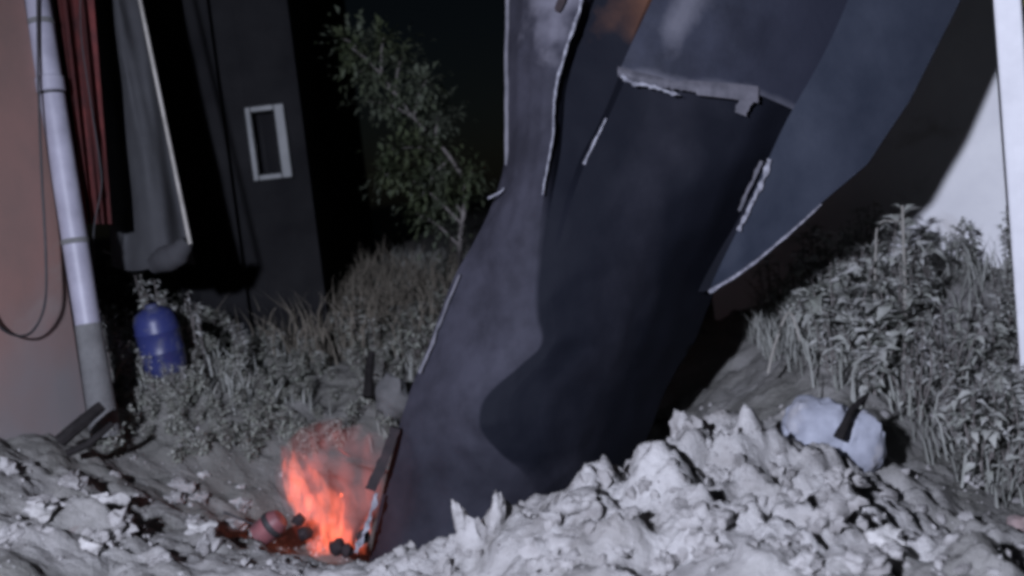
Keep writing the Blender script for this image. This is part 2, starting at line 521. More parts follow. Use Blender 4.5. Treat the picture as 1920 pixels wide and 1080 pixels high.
# far building with a small framed window
fb_c = P(455, 100, 6.65)
fb = empty('far_building', (P(470, 400, 6.65).x, P(470, 400, 6.65).y, 0.5))
xl, xr = P(300, 265, 6.65).x, P(572, 265, 6.65).x
yb = P(455, 265, 6.65).y
wc, wcz = P(503, 267, 6.6), None
hw, hh = 0.118, 0.222
zt, zb = wc.z + hh, wc.z - hh
mesh_obj('wall', *join(box(((xl + wc.x - hw) / 2, yb + 0.15, 2.2), wc.x - hw - xl, 0.3, 5.2),
                       box(((xr + wc.x + hw) / 2, yb + 0.15, 2.2), xr - wc.x - hw, 0.3, 5.2),
                       box((wc.x, yb + 0.15, (zt + 4.8) / 2), 2 * hw, 0.296, 4.8 - zt),
                       box((wc.x, yb + 0.15, (zb - 0.4) / 2), 2 * hw, 0.296, zb + 0.4)), M['farwall'], fb, smooth=False)
mesh_obj('rear_block', *box(((xl + xr) / 2, yb + 1.6, 2.2), xr - xl - .01, 2.6, 5.19), M['farwall'], fb, smooth=False)
mesh_obj('corner_pilaster', *box((P(385, 100, 6.6).x, yb - 0.05, 2.2), 0.14, 0.08, 5.2), M['farwall'], fb, smooth=False)
win = mesh_obj('window', *box((wc.x, yb + 0.1, wc.z), 2 * hw - 0.03, 0.02, 2 * hh - 0.03), M['glass'], fb, smooth=False)
fwid = 0.034
for (cx, cz, sx, sz) in ((wc.x - hw + fwid / 2, wc.z, fwid, 2 * hh), (wc.x + hw - fwid * 0.9, wc.z, fwid * 1.8, 2 * hh),
                         (wc.x - fwid * .4, wc.z + hh - fwid / 2, 2 * hw - fwid * 2.8, fwid), (wc.x - fwid * .4, wc.z - hh + fwid / 2, 2 * hw - fwid * 2.8, fwid)):
    f = mesh_obj('frame', *box((cx, yb - 0.02, cz), sx, 0.07, sz), M['frame'], win, smooth=False); bevel(f, 0.008)
tag(fb, 'dark building in the background with a small white-framed window', 'building')

# white wall behind the wreck, on the right, and the post in front of its end
wl, wr_ = P(1330, 400, 6.7), P(1890, 400, 5.95)
d = (wr_ - wl); d.z = 0; L = d.length; d.normalize()
ang = math.atan2(d.y, d.x)
mid = (wl + wr_) / 2
V, F = box((mid.x, mid.y, 1.5), L, 0.2, 4.4, Matrix.Rotation(ang, 3, 'Z'))
ww = mesh_obj('rendered_wall', V, F, M['white'], loc=(mid.x, mid.y, -0.5), smooth=False)
tag(ww, 'white rendered wall behind the weeds on the right, half in the wreck\'s shadow', 'wall')
p0, p1 = P(1888, -40, 5.05), P(1954, 900, 5.05)
pm = (p0 + p1) / 2
V, F = box((pm.x, pm.y, 1.4), 0.115, 0.115, 4.0, Matrix.Rotation(-0.5, 3, 'Z'))
po = mesh_obj('gate_post', V, F, M['post'], loc=(pm.x, pm.y, -0.4), smooth=False)
tag(po, 'bright white square post at the right edge, in front of the white wall', 'post'); bevel(po, 0.012)

# ------------------------------------------------------------------ the wreck
wk = empty('crashed_aircraft', P(860, 1080, 4.6))
B0 = 4.38
# y : L, Lm, Ridge, ChA, ChB, BoxL, C2, C3, Rr , channel depth, step depth
ROWS = [
    (-260, 955, 1060, 1190, 1222, 1320, 1340, 1470, 1610, 1720, .26, .0),
    (-100, 952, 1035, 1130, 1158, 1262, 1278, 1425, 1560, 1670, .26, .0),
    (0, 950, 1015, 1090, 1114, 1215, 1232, 1380, 1520, 1620, .26, .0),
    (100, 948, 1000, 1058, 1080, 1176, 1192, 1330, 1470, 1560, .25, .0),
    (170, 948, 996, 1040, 1062, 1150, 1163, 1305, 1440, 1530, .24, .0),
    (240, 949, 993, 1036, 1056, 1118, 1131, 1275, 1405, 1490, .22, .01),
    (300, 946, 988, 1030, 1049, 1086, 1099, 1250, 1380, 1450, .18, .03),
    (400, 916, 968, 1015, 1031, 1054, 1066, 1220, 1340, 1400, .12, .06),
    (520, 852, 928, 1002, 1015, 1030, 1042, 1190, 1290, 1350, .10, .09),
    (590, 826, 915, 1003, 1014, 1026, 1040, 1175, 1268, 1322, .11, .10),
    (645, 806, 905, 1012, 1019, 1030, 1042, 1160, 1250, 1300, .12, .11),
    (690, 786, 880, 968, 974, 988, 1005, 1140, 1226, 1270, .12, .11),
    (745, 766, 842, 908, 915, 935, 960, 1115, 1196, 1242, .12, .11),
    (800, 748, 826, 898, 906, 930, 962, 1090, 1170, 1222, .11, .10),
    (850, 735, 835, 935, 943, 965, 990, 1080, 1150, 1200, .07, .06),
    (900, 724, 845, 990, 998, 1012, 1030, 1080, 1130, 1175, .03, .03),
    (960, 710, 845, 1000, 1012, 1030, 1046, 1070, 1105, 1135, .01, .01),
    (1060, 690, 800, 920, 938, 955, 970, 995, 1025, 1055, .0, .0),
    (1180, 650, 735, 820, 835, 850, 862, 885, 910, 940, .0, .0)]
rings = []
two_tone = []      # per control column: amount of the darker tone, strongest right of the ridge
wear = []      # scraped primer
orange_refl = []      # orange reflection painted into the channel's colour
for (y, l, lm, rg, ca, cb_, bl, c2, c3, rr, cd, sd) in ROWS:
    nose = max(0.0, min(1.0, (y - 800) / 200))
    b = B0 + 0.10 * nose
    cd = cd * 0.42 * max(0.0, min(1.0, (480 - y) / 160)); sd = 0.0
    hm = 0.45 + 0.55 * max(0.0, min(1.0, (y - 200) / 250))
    hm = 0.2 + 0.8 * max(0.0, min(1.0, (y - 330) / 270))
    xs = [l, (l + lm) / 2, lm, (lm + rg) / 2, rg, ca, cb_, bl, (bl + c2) / 2, c2, (c2 + c3) / 2, c3, rr]
    sharp_d = [.30, .15, .065, .02, -.005, cd, cd + .003, .008, .01 + .03 * hm, .01 + .075 * hm, .01 + .14 * hm, .02 + .23 * hm, .12 + .43 * hm]
    sm = max(0.0, min(1.0, (y - 340) / 170)); sm = sm * sm * (3 - 2 * sm)
    ds = []
    for x_, d_ in zip(xs, sharp_d):
        u = (x_ - l) / (rr - l)
        q = .30 * (1 - u / .40) ** 2 if u < .40 else .55 * ((u - .40) / .60) ** 2.2
        ds.append(d_ * (1 - sm) + q * sm)
    ring = [P(l + 30, y, b + 0.62)] + [P(x_, y, b + d_) for x_, d_ in zip(xs, ds)] + [P(rr - 20, y, b + 0.8), P((l + rr) / 2, y, b + 1.05)]
    rings.append(ring)
    nd = max(0.0, min(1.0, (y - 840) / 90))
    nl = .5 * max(0.0, min(1.0, (y - 760) / 120))
    two_tone.append([nl, nl, nl, nl, max(nl, 0.05), max(nl, 0.3)] + [c_ * (1.0 - .45 * nd) for c_ in (.9, 1, 1, .8, .7, .85, 1, 1, 1)] + [0.3])
    wv = max(0.0, 1 - abs(y - 20) / 130)
    rv = max(0.0, 1 - abs(y + 20) / 150)
    orange_refl.append([0] * 6 + [0.25 * rv, 1.0 * rv, 0.55 * rv] + [0] * 7)
    wear.append([0, 0, 0.35 * wv, 0.9 * wv, 1.0 * wv, 0.5 * wv] + [0] * 10)
NSEG = 9
K = len(rings[0])
cols_ = [catmull([r[k] for r in rings], NSEG) for k in range(K)]
nR = len(cols_[0])
def dent(p, amp=1.0):
    v = Vector(p)
    cr = abs(noise.noise(v * 4.3 + Vector((2, 8, 1)))) * 0.022 + abs(noise.noise(v * 10.5)) * 0.008
    return v + Vector((0.3, 1, 0.1)).normalized() * amp * (0.014 * noise.noise(v * 3.1) + 0.006 * noise.noise(v * 7.7) + 0.0025 * noise.noise(v * 19) + cr - .008)
def along(tab, i, k):
    q = min(i / NSEG, len(tab) - 1.0001); a = int(q)
    return tab[a][k] * (1 - q + a) + tab[a + 1][k] * (q - a)
V, F, AC, AW, AR = [], [], [], [], []
SUB = 5
for i in range(nR):
    for k in range(K):
        a, bb = cols_[k][i], cols_[(k + 1) % K][i]
        for q in range(SUB):
            V.append(dent(a.lerp(bb, q / SUB)))
            t = q / SUB
            AC.append(along(two_tone, i, k) * (1 - t) + along(two_tone, i, (k + 1) % K) * t)
            AR.append(along(orange_refl, i, k) * (1 - t) + along(orange_refl, i, (k + 1) % K) * t)
            AW.append(along(wear, i, k) * (1 - t) + along(wear, i, (k + 1) % K) * t)
W_ = K * SUB
for i in range(nR - 1):
    for k in range(W_):
        F.append((i * W_ + k, i * W_ + (k + 1) % W_, (i + 1) * W_ + (k + 1) % W_, (i + 1) * W_ + k))
F.append(tuple(range(W_))[::-1]); F.append(tuple((nR - 1) * W_ + k for k in range(W_)))
def two_tone_mat(name, base, dark, primer, rough_):
    """base colour with layers: a darker tone, scraped primer, a painted orange reflection"""
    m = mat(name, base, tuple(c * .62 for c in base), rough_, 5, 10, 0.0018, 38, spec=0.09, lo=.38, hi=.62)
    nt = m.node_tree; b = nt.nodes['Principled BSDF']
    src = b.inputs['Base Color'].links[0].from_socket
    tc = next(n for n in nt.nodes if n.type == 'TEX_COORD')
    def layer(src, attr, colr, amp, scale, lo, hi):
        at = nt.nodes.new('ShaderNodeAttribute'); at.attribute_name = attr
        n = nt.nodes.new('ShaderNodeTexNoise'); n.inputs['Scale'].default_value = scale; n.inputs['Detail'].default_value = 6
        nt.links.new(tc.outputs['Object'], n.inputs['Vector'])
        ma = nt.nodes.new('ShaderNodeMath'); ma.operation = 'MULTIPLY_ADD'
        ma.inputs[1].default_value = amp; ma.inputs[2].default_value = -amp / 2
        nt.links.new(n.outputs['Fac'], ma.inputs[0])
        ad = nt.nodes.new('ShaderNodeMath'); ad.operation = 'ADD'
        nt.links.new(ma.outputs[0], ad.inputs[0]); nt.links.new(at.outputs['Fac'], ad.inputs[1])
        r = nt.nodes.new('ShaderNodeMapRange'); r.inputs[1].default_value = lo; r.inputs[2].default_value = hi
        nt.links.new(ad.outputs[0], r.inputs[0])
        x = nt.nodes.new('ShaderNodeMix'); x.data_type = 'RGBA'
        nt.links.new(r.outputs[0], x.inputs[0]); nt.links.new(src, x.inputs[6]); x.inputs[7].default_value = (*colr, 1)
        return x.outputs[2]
    src = layer(src, 'two_tone', dark, 0.45, 4, 0.12, 0.85)
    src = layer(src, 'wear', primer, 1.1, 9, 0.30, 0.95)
    src = layer(src, 'orange_refl', (0.13, 0.06, 0.035), 0.9, 8, 0.25, 1.1)
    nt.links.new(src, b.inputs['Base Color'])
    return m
M['two_tone'] = two_tone_mat('aircraft_two_tone', (0.046, 0.0455, 0.060), (0.0075, 0.0085, 0.0135), (0.17, 0.165, 0.195), 0.72)
M['two_tone2'] = two_tone_mat('aircraft_panel_paint', (0.034, 0.037, 0.053), (0.021, 0.023, 0.035), (0.10, 0.10, 0.12), 0.6)
def set_attr(o, name, vals):
    a = o.data.attributes.new(name, 'FLOAT', 'POINT')
    a.data.foreach_set('value', np.array(vals, np.float32))
fus = mesh_obj('fuselage', V, F, M['two_tone'], wk, sharp=32)
set_attr(fus, 'two_tone', AC); set_attr(fus, 'wear', AW); set_attr(fus, 'orange_refl', AR)
fus['label'] = 'dark blue-grey crumpled fuselage buried nose first'

def strip(path, wdt, thick=0.01, rag=0.0, seed=1, sub=6):
    """ragged flat strip along points (px,py,D), wdt in pixels, centred"""
    rnd = random.Random(seed)
    pts = [Vector(p) for p in path]
    pts = catmull(pts, sub)
    rows = []
    for i, p in enumerate(pts):
        d = pts[min(i + 1, len(pts) - 1)] - pts[max(i - 1, 0)]
        n = Vector((-d.y, d.x, 0)); n.normalize()
        w0 = wdt[0] + (wdt[1] - wdt[0]) * i / (len(pts) - 1) if hasattr(wdt, '__len__') else wdt
        a = w0 * (0.5 + rag * .7 * noise.noise(Vector((i * .45, seed, 0)))); b = w0 * (0.5 + rag * .7 * noise.noise(Vector((i * .5, seed, 9))))
        rows.append([dent(P(p.x + n.x * s, p.y + n.y * s, p.z)) for s in (-a, (b - a) / 2, b)])
    return plate(rows, thick)

# bright folded edge along the ridge and other bare edges
mesh_obj('skin_edge', *strip([(1092, -30, 4.365), (1088, 10, 4.365), (1066, 80, 4.365), (1045, 150, 4.365), (1039, 200, 4.365), (1036, 262, 4.365), (1027, 315, 4.362), (1018, 365, 4.36)], (6, 2.5), 0.005, 1.0, 3), M['scuff'], wk)
mesh_obj('skin_edge', *strip([(1136, 222, 4.375), (1120, 255, 4.375), (1094, 308, 4.385)], (2.5, 5), 0.005, 0.5, 4), M['scuff'], wk)
mesh_obj('flange', *strip([(952, -40, 4.64), (950, 100, 4.64), (951, 200, 4.64), (950, 310, 4.64)], 7, 0.03, 0.4, 5), M['primer'], wk)
mesh_obj('flange', *strip([(862, 515, 4.62), (835, 580, 4.63), (812, 640, 4.63), (786, 700, 4.62)], (4, 6), 0.02, 0.8, 6), M['primer'], wk)
mesh_obj('torn_tab', *strip([(915, 372, 4.58), (938, 360, 4.56), (945, 352, 4.55)], (4, 2), 0.004, 0.4, 7), M['scuff'], wk)
mesh_obj('tear_hole', *strip([(1060, -25, 4.36), (1050, 6, 4.37), (1044, 22, 4.375)], (20, 10), 0.01, 0.8, 12), M['char'], wk)
# panel overhanging the centre, its worn lower lip
def lipx(s):
    return 1158 + s * 264, 138 + s * 38 + 14 * math.sin(s * 3.1) * (1 - s)
def strake_in(y):
    return float(np.interp(y, [-260, 0, 110, 220, 300], [1690, 1590, 1540, 1478, 1440]))
rows, AC, AW = [], [], []
NL = 28
for j in range(22):
    t = (j / 21) ** 1.5
    r = []
    for i in range(NL + 1):
        s = i / NL
        bx, by = lipx(s)
        by += 45 * max(0.0, s - .6) / .4
        y = by + (-260 - by) * t
        k = min(1, t * 7)
        xl_ = 1158 + (1345 - 1158) * t
        xr_ = strake_in(y) + 40
        D0 = B0 - 0.045 + 0.10 * s * s
        r.append(dent(P(xl_ + (xr_ - xl_) * s, y, D0 + 0.01 * t)))
        px = xl_ + (xr_ - xl_) * s
        AC.append(max(0, min(1, (s - .3) * 2)) * .8)
        AW.append((1 - min(1, max(0, s - .7) * 6)) * 1.0 * math.exp(-((px - (1275 - (y - 40) * .35)) / 38) ** 2 - ((y - 20) / 90) ** 2) + .75 * math.exp(-((y - by) / 16) ** 2))
    rows.append(r)
ov = mesh_obj('overhang_panel', *plate(rows, 0.05), M['two_tone2'], wk)
ov['label'] = 'smooth blue-grey panel above the worn lip'
set_attr(ov, 'two_tone', AC * 2); set_attr(ov, 'wear', AW * 2)
rnd = random.Random(5)
rows = []
NL = 60
for j in range(4):
    t = j / 3
    r = []
    for i in range(NL + 1):
        s = i / NL
        bx, by = lipx(s)
        drop = (13 + 10 * s) if s > .55 else 9 + rnd.random() * 4
        if j == 3 and s < .6:
            drop += 14 * max(0, noise.noise(Vector((s * 22, 2, 1)))) + 8 * max(0, noise.noise(Vector((s * 60, 5, 1))))
        r.append(P(bx, by - 14 + (drop + 8) * t, B0 - 0.052 + 0.10 * (s * .7) ** 2 - 0.012 * math.sin(t * 3.1) + 0.004 * rnd.random()))
    rows.append(r)
mesh_obj('worn_lip', *plate(rows, 0.03), M['primer'], wk)['label'] = 'pale worn lip with ragged edge'
mesh_obj('worn_lip', *strip([(1402, 165, 4.362), (1397, 190, 4.37), (1388, 214, 4.38)], (30, 22), 0.03, 0.3, 9), M['primer'], wk)
mesh_obj('scraped_lip', *strip([(1165, 140, 4.315), (1185, 156, 4.315), (1215, 160, 4.315), (1245, 170, 4.315), (1275, 178, 4.32)], (8, 4), 0.004, 1.5, 10), M['scuff'], wk)

# the pointed strake
inner = catmull([Vector(p) for p in [(1328, 547, 4.44), (1356, 486, 4.43), (1386, 425, 4.42), (1412, 365, 4.41), (1440, 300, 4.40), (1478, 220, 4.40), (1540, 110, 4.40), (1590, 0, 4.40), (1690, -260, 4.40)]], 5)
_o = [Vector(p) for p in [(1331, 548, 4.44), (1385, 511, 4.43), (1445, 464, 4.42), (1500, 416, 4.41), (1545, 376, 4.40), (1626, 308, 4.40), (1706, 188, 4.42), (1800, 2, 4.44), (1930, -260, 4.46)]]
outer = [_o[k].lerp(_o[k + 1], q / 5) for k in range(8) for q in range(5)] + [_o[-1]]
rows = []
for a, b in zip(inner, outer):
    r = []
    for i in range(9):
        s = i / 8
        q = a.lerp(b, s)
        bul = 0.012 * math.sin(s * math.pi) * min(1, (b - a).length / 200)
        r.append(dent(P(q.x, q.y, q.z - bul + 0.02 * s), 0.7))
    rows.append(r)
st = mesh_obj('strake', *plate(rows, 0.06), M['paint_blue'], wk)
st['label'] = 'pointed blue-grey strake with a bright lower edge'
eo = [Vector((p.x + 1, p.y + 2, p.z - 0.002)) for p in outer[:26:5]]
mesh_obj('strake_edge', *strip([(1330, 547, 4.437), (1385, 514, 4.427), (1445, 468, 4.417), (1500, 420, 4.408), (1540, 383, 4.40)], (6, 3), 0.02, 0.6, 13), M['scuff'], st)
mesh_obj('scraped_strip', *strip([(1443, 298, 4.385), (1430, 340, 4.388), (1412, 375, 4.392), (1398, 405, 4.396), (1384, 432, 4.40)], (8, 7), 0.004, 0.9, 14), M['scuff'], st)
mesh_obj('scraped_strip', *strip([(1428, 302, 4.388), (1408, 345, 4.392), (1386, 395, 4.4)], (6, 6), 0.01, 0.9, 15), M['primer'], st)
# web added between strake and body, shaped to block light through the gap
rows = []
for p in inner[::2]:
    rows.append([P(p.x + 26, p.y - 12, p.z + 0.045), P(p.x - 8, p.y, p.z + 0.3), P(p.x - 40, p.y, p.z + 0.6)])
mesh_obj('strake_gap_web', *plate(rows, 0.03), M['paint_dark'], wk)
# charred flange at the fire
mesh_obj('charred_flange', *strip([(741, 803, 4.60), (728, 840, 4.59), (712, 880, 4.58), (695, 918, 4.57)], (18, 20), 0.03, 0.3, 16), M['char'], wk)
mesh_obj('torn_edge', *strip([(706, 925, 4.56), (695, 965, 4.56), (683, 1000, 4.56), (668, 1035, 4.56)], (6, 9), 0.008, 1.4, 17), M['scuff'], wk)
tag(wk, 'dark blue-grey crashed aircraft standing nose down in the soil', 'aircraft')

# ------------------------------------------------------------------ fire
ICO = {}
def ico(sub):
    if sub not in ICO:
        bm = bmesh.new(); bmesh.ops.create_icosphere(bm, subdivisions=sub, radius=1)
        bm.verts.index_update()
        ICO[sub] = ([v.co.copy() for v in bm.verts], [tuple(v.index for v in f.verts) for f in bm.faces]); bm.free()
    return ICO[sub]
def flame_mat(name, colr, emis, scat, sc):
    m = bpy.data.materials.new(name); m.use_nodes = True
    nt = m.node_tree
    nt.nodes.remove(nt.nodes['Principled BSDF'])
    out = nt.nodes['Material Output']
    v = nt.nodes.new('ShaderNodeVolumePrincipled')
    tc = nt.nodes.new('ShaderNodeTexCoord')
    mp = nt.nodes.new('ShaderNodeMapping'); mp.inputs['Scale'].default_value = (1, 1, 0.45)
    n = nt.nodes.new('ShaderNodeTexNoise'); n.inputs['Scale'].default_value = sc; n.inputs['Detail'].default_value = 4; n.inputs['Distortion'].default_value = 1.2
    r = nt.nodes.new('ShaderNodeMapRange'); r.inputs[1].default_value = 0.42; r.inputs[2].default_value = 0.66; r.inputs[4].default_value = emis
    nt.links.new(tc.outputs['Object'], mp.inputs[0]); nt.links.new(mp.outputs[0], n.inputs['Vector'])
    nt.links.new(n.outputs['Fac'], r.inputs[0]); nt.links.new(r.outputs[0], v.inputs['Emission Strength'])
    v.inputs['Emission Color'].default_value = (*colr, 1)
    v.inputs['Color'].default_value = (0.6, 0.5, 0.5, 1)
    v.inputs['Density'].default_value = scat
    nt.links.new(v.outputs[0], out.inputs['Volume'])
    return m
M['flame_hot'] = flame_mat('hot_flame', (1.0, 0.15, 0.07), 14, 0.3, 20)
M['flame'] = flame_mat('flame', (1.0, 0.11, 0.06), 5.0, 0.2, 18)
M['smoke_glow'] = flame_mat('glowing_red_smoke', (1.0, 0.16, 0.12), 0.95, 1.2, 8)  # smoke lit red by the fire; that light is put in as emission
fr = empty('fire', P(610, 1035, 4.75))
def tongue(path, widths, D, m, name='flame'):  # also shapes the red-lit smoke, under the same object name
    pts = catmull([Vector((a, b, 0)) for a, b in path], 5)
    ws = np.interp(np.linspace(0, 1, len(pts)), np.linspace(0, 1, len(widths)), widths)
    pth = [P(p.x + 5 * noise.noise(Vector((p.y * .03, p.x * .01, 2))), p.y, D + 0.03 * noise.noise(Vector((p.y * .01, 3, 1)))) for p in pts]
    return mesh_obj(name, *tube(pth, [w_ / FPX * D for w_ in ws], 10), m, fr)
tongue([(600, 1040), (598, 1015), (604, 990), (596, 960), (575, 920), (556, 890)], [22, 26, 24, 22, 12, 2], 4.70, M['flame_hot'])
tongue([(612, 1035), (622, 990), (626, 950), (606, 920), (590, 890), (572, 868)], [18, 24, 22, 16, 9, 2], 4.74, M['flame_hot'])
tongue([(598, 1030), (585, 985), (566, 945), (548, 905), (540, 870), (528, 835)], [14, 20, 24, 22, 16, 3], 4.76, M['flame'])
tongue([(640, 1030), (648, 985), (652, 950), (640, 915), (618, 885)], [18, 22, 20, 14, 3], 4.78, M['flame'])
tongue([(675, 1038), (680, 1010), (690, 980), (698, 950)], [12, 14, 9, 2], 4.66, M['flame_hot'])
tongue([(580, 960), (585, 915), (575, 880), (560, 858), (548, 842)], [10, 18, 20, 12, 3], 4.80, M['flame'])
tongue([(625, 1040), (630, 960), (640, 900), (655, 845), (690, 800)], [40, 70, 75, 55, 8], 4.86, M['smoke_glow'])
tongue([(570, 985), (560, 940), (552, 900), (545, 868), (548, 845)], [12, 22, 24, 16, 3], 4.72, M['flame_hot'])
tongue([(650, 1035), (640, 1000), (632, 960), (645, 920)], [16, 22, 16, 3], 4.69, M['flame_hot'])
tongue([(660, 1020), (668, 960), (676, 900), (690, 850), (712, 810)], [30, 46, 46, 36, 8], 4.82, M['smoke_glow'])
tongue([(690, 960), (695, 900), (705, 850), (720, 805)], [20, 45, 45, 10], 4.9, M['smoke_glow'])
tongue([(585, 1000), (570, 930), (560, 880), (590, 830), (640, 790)], [30, 45, 45, 40, 8], 4.84, M['smoke_glow'])
for k, (x, y, r_) in enumerate(((632, 1024, .035), (648, 1032, .03), (682, 1006, .03), (572, 1000, .03), (560, 975, .026))):
    V, F = ico(2)
    c = P(x, y, 4.62)
    mesh_obj('ember_lump', [c + v * r_ * (1 + .5 * noise.noise(v * 2 + Vector((k * 3, 0, 0)))) for v in V], F, M['char'], fr)
fl = bpy.data.lights.new('fire_glow', 'POINT')
fl.energy = 0.7; fl.color = (1.0, 0.30, 0.14); fl.shadow_soft_size = 0.08
flo = bpy.data.objects.new('fire_glow', fl); col.objects.link(flo)
flo.location = P(605, 960, 4.66)
tag(fr, 'small orange fire burning in the crater beside the wreck', 'fire')

# ------------------------------------------------------------------ soil clods and stones
def rock(c, sx, sy, sz, seed, sub=2, jag=0.35, M3=None):
    Vb, Fb = ico(sub)
    off = Vector((seed * 3.17, seed * 1.3, seed * 7.1))
    V = []
    for v in Vb:
        k = 1 + jag * noise.noise(v * 1.4 + off) + jag * 0.8 * noise.noise(v * 3.3 + off) + jag * .5 * noise.noise(v * 7.1 + off)
        q = Vector((v.x * sx * k, v.y * sy * k, v.z * sz * k))
        V.append(Vector(c) + (M3 @ q if M3 else q))
    return V, Fb
rnd = random.Random(11)
Vs, Fs = [], []
cnt = 0
while cnt < 900:
    u = rnd.random()
    if u < 0.62:
        px, py = rnd.uniform(780, 1920), rnd.uniform(760, 1080)
    elif u < 0.78:
        px, py = rnd.uniform(0, 560), rnd.uniform(800, 1080)
    else:
        px, py = rnd.uniform(450, 850), rnd.uniform(1000, 1080)
    p = G(px, py)
    if p.y > 5.6:
        continue
    s = 0.005 + (0.022 if px > 700 else .014) * rnd.random() ** 4
    v, f = rock(p + Vector((0, 0, s * 0.25)), s * rnd.uniform(.8, 1.4), s * rnd.uniform(.8, 1.4), s * rnd.uniform(.6, 1.0), cnt, 1, 0.5, Matrix.Rotation(rnd.random() * 6, 3, (rnd.random(), rnd.random(), rnd.random() + .1)))
    n = len(Vs); Vs += v; Fs += [tuple(i + n for i in q) for q in f]
    cnt += 1
so = mesh_obj('soil_crumbs', Vs, Fs, M['clod'], sharp=50)
so['kind'] = 'stuff'; so['label'] = 'loose crumbs of pale soil over the mound'; so['category'] = 'soil'

def single(name, c, sx, sy, sz, seed, m, label, cat, group=None, sub=3, jag=.35, rz=0.0, tilt=0.0):
    V, F = rock(c, sx, sy, sz, seed, sub, jag, Matrix.Rotation(tilt, 3, 'Y') @ Matrix.Rotation(rz, 3, 'Z'))
    o = mesh_obj(name, V, F, m, loc=Vector(c) - Vector((0, 0, sz)), sharp=60)
    return tag(o, label, cat, group)
def at_px(px, py, lift=0.0):
    p = G(px, py); p.z += lift
    return p
single('soil_clod', P(868, 985, 3.72), .028, .03, .085, 3, M['clod'], 'upright pale clod like a stump, in front of the wreck\'s base', 'clod', tilt=-.25)
single('soil_clod', P(888, 1020, 3.70), .06, .05, .09, 5, M['clod'], 'broad clod between the two upright clods at the wreck\'s base', 'clod')
single('soil_clod', P(932, 972, 3.68), .028, .03, .09, 8, M['clod'], 'tall pale finger of soil right of the stump-like clod', 'clod', tilt=.22)
single('soil_clod', P(1288, 812, 3.87), .06, .06, .075, 12, M['clod'], 'pointed clod on the very top of the soil mound', 'clod')
single('soil_clod', P(1335, 840, 3.86), .065, .06, .07, 14, M['clod'], 'large clod just right of the mound\'s pointed top', 'clod')
single('soil_clod', P(1155, 905, 3.76), .05, .05, .055, 15, M['clod'], 'rounded clod halfway down the mound\'s left edge', 'clod')
for k, (px, py, s, lb) in enumerate([
    (205, 945, .055, 'pale stone above the curved root on the left'),
    (382, 1000, .05, 'pale stone left of the small red container'),
    (80, 960, .045, 'pale stone low on the far left heap'),
    (165, 1030, .04, 'pale stone below the curved root on the left'),
    (380, 893, .025, 'small white stone alone on the bare ground left of the fire'),
    (452, 915, .02, 'tiny pale stone nearest above the small red container'),
    (145, 720, .04, 'pale stone highest on the bank under the downpipe'),
    (98, 763, .035, 'middle pale stone on the bank below the pink wall'),
    (58, 800, .035, 'lowest pale stone on the bank below the pink wall'),
    (1655, 1020, .05, 'pale stone at the lower right below the white sack'),
    (1820, 905, .04, 'small bright stone among the weeds right of the white sack')]):
    p = G(px, py)
    single('stone', p + Vector((0, 0, s * .1)), s * 1.25, s, s * .75, 20 + k, M['stone'], lb, 'stone', 'loose pale stones', 3, .6, rz=k)
rnd = random.Random(77)
for k in range(46):
    if k < 30:
        px, py = rnd.uniform(980, 1680), rnd.uniform(880, 1070)
        if py < 1210 - 0.29 * px + 40: py += 60
    else:
        px, py = rnd.uniform(10, 480), rnd.uniform(880, 1060)
    p = G(px, py); s = rnd.uniform(.022, .05)
    single('soil_clod', p + Vector((0, 0, s * .05)), s * rnd.uniform(.9, 1.5), s, s * rnd.uniform(.7, 1.1), 60 + k, M['clod'],
           'fist-sized pale clod lying on the soil mound below the wreck' if k < 30 else 'fist-sized pale clod lying on the left heap below the pink wall', 'clod',
           'loose clods on the mound' if k < 30 else 'loose clods on the left heap', 3, .75, rz=k)

# ------------------------------------------------------------------ plants
def leaf(V, F, c, d, size, rnd, width=0.42):
    d = Vector(d).normalized()
    side = d.cross(Vector((rnd.uniform(-.4, .4), rnd.uniform(-.4, .4), 1)))
    if side.length < 1e-3:
        side = Vector((1, 0, 0))
    side.normalize()
    up = side.cross(d)
    n = len(V)
    m = c + d * size * .5 + up * size * .10
    V += [c, m + side * size * width * .5 + up * size * .06, m - side * size * width * .5 + up * size * .06, c + d * size - up * size * .12, m - up * size * 0.03]
    F += [(n, n + 4, n + 1), (n, n + 2, n + 4), (n + 1, n + 4, n + 3), (n + 4, n + 2, n + 3)]
def weed(seed, H, nst, lsize, spread, leaves=14):
    rnd = random.Random(seed)
    VS, FS, VL, FL = [], [], [], []
    for s in range(nst):
        a = rnd.random() * 6.28; sp = spread * rnd.random()
        h = H * rnd.uniform(.55, 1)
        base = Vector((math.cos(a) * .04 * rnd.random(), math.sin(a) * .04 * rnd.random(), -0.03))
        topv = Vector((math.cos(a) * sp, math.sin(a) * sp, h))
        mid_ = base.lerp(topv, .5) + Vector((rnd.uniform(-.03, .03), rnd.uniform(-.03, .03), h * .08))
        pts = catmull([base, mid_, topv + Vector((0, 0, -rnd.random() * .08 * h))], 4)
        v, f = tube(pts, [0.004 * (1 - .7 * i / (len(pts) - 1)) + .001 for i in range(len(pts))], 4, False)
        n = len(VS); VS += v; FS += [tuple(i + n for i in q) for q in f]
        for k in range(leaves):
            t = rnd.uniform(.12, 1)
            q = t * (len(pts) - 1); i = min(int(q), len(pts) - 2)
            c = pts[i].lerp(pts[i + 1], q - i)
            b = rnd.random() * 6.28
            leaf(VL, FL, c, (math.cos(b), math.sin(b), rnd.uniform(-.5, .7)), lsize * rnd.uniform(.6, 1.3), rnd)
    return (VS, FS), (VL, FL)
def mk(name, VF, m):
    me = bpy.data.meshes.new(name); me.from_pydata([tuple(v) for v in VF[0]], [], VF[1]); me.materials.append(m)
    me.polygons.foreach_set('use_smooth', [True] * len(me.polygons))
    return me
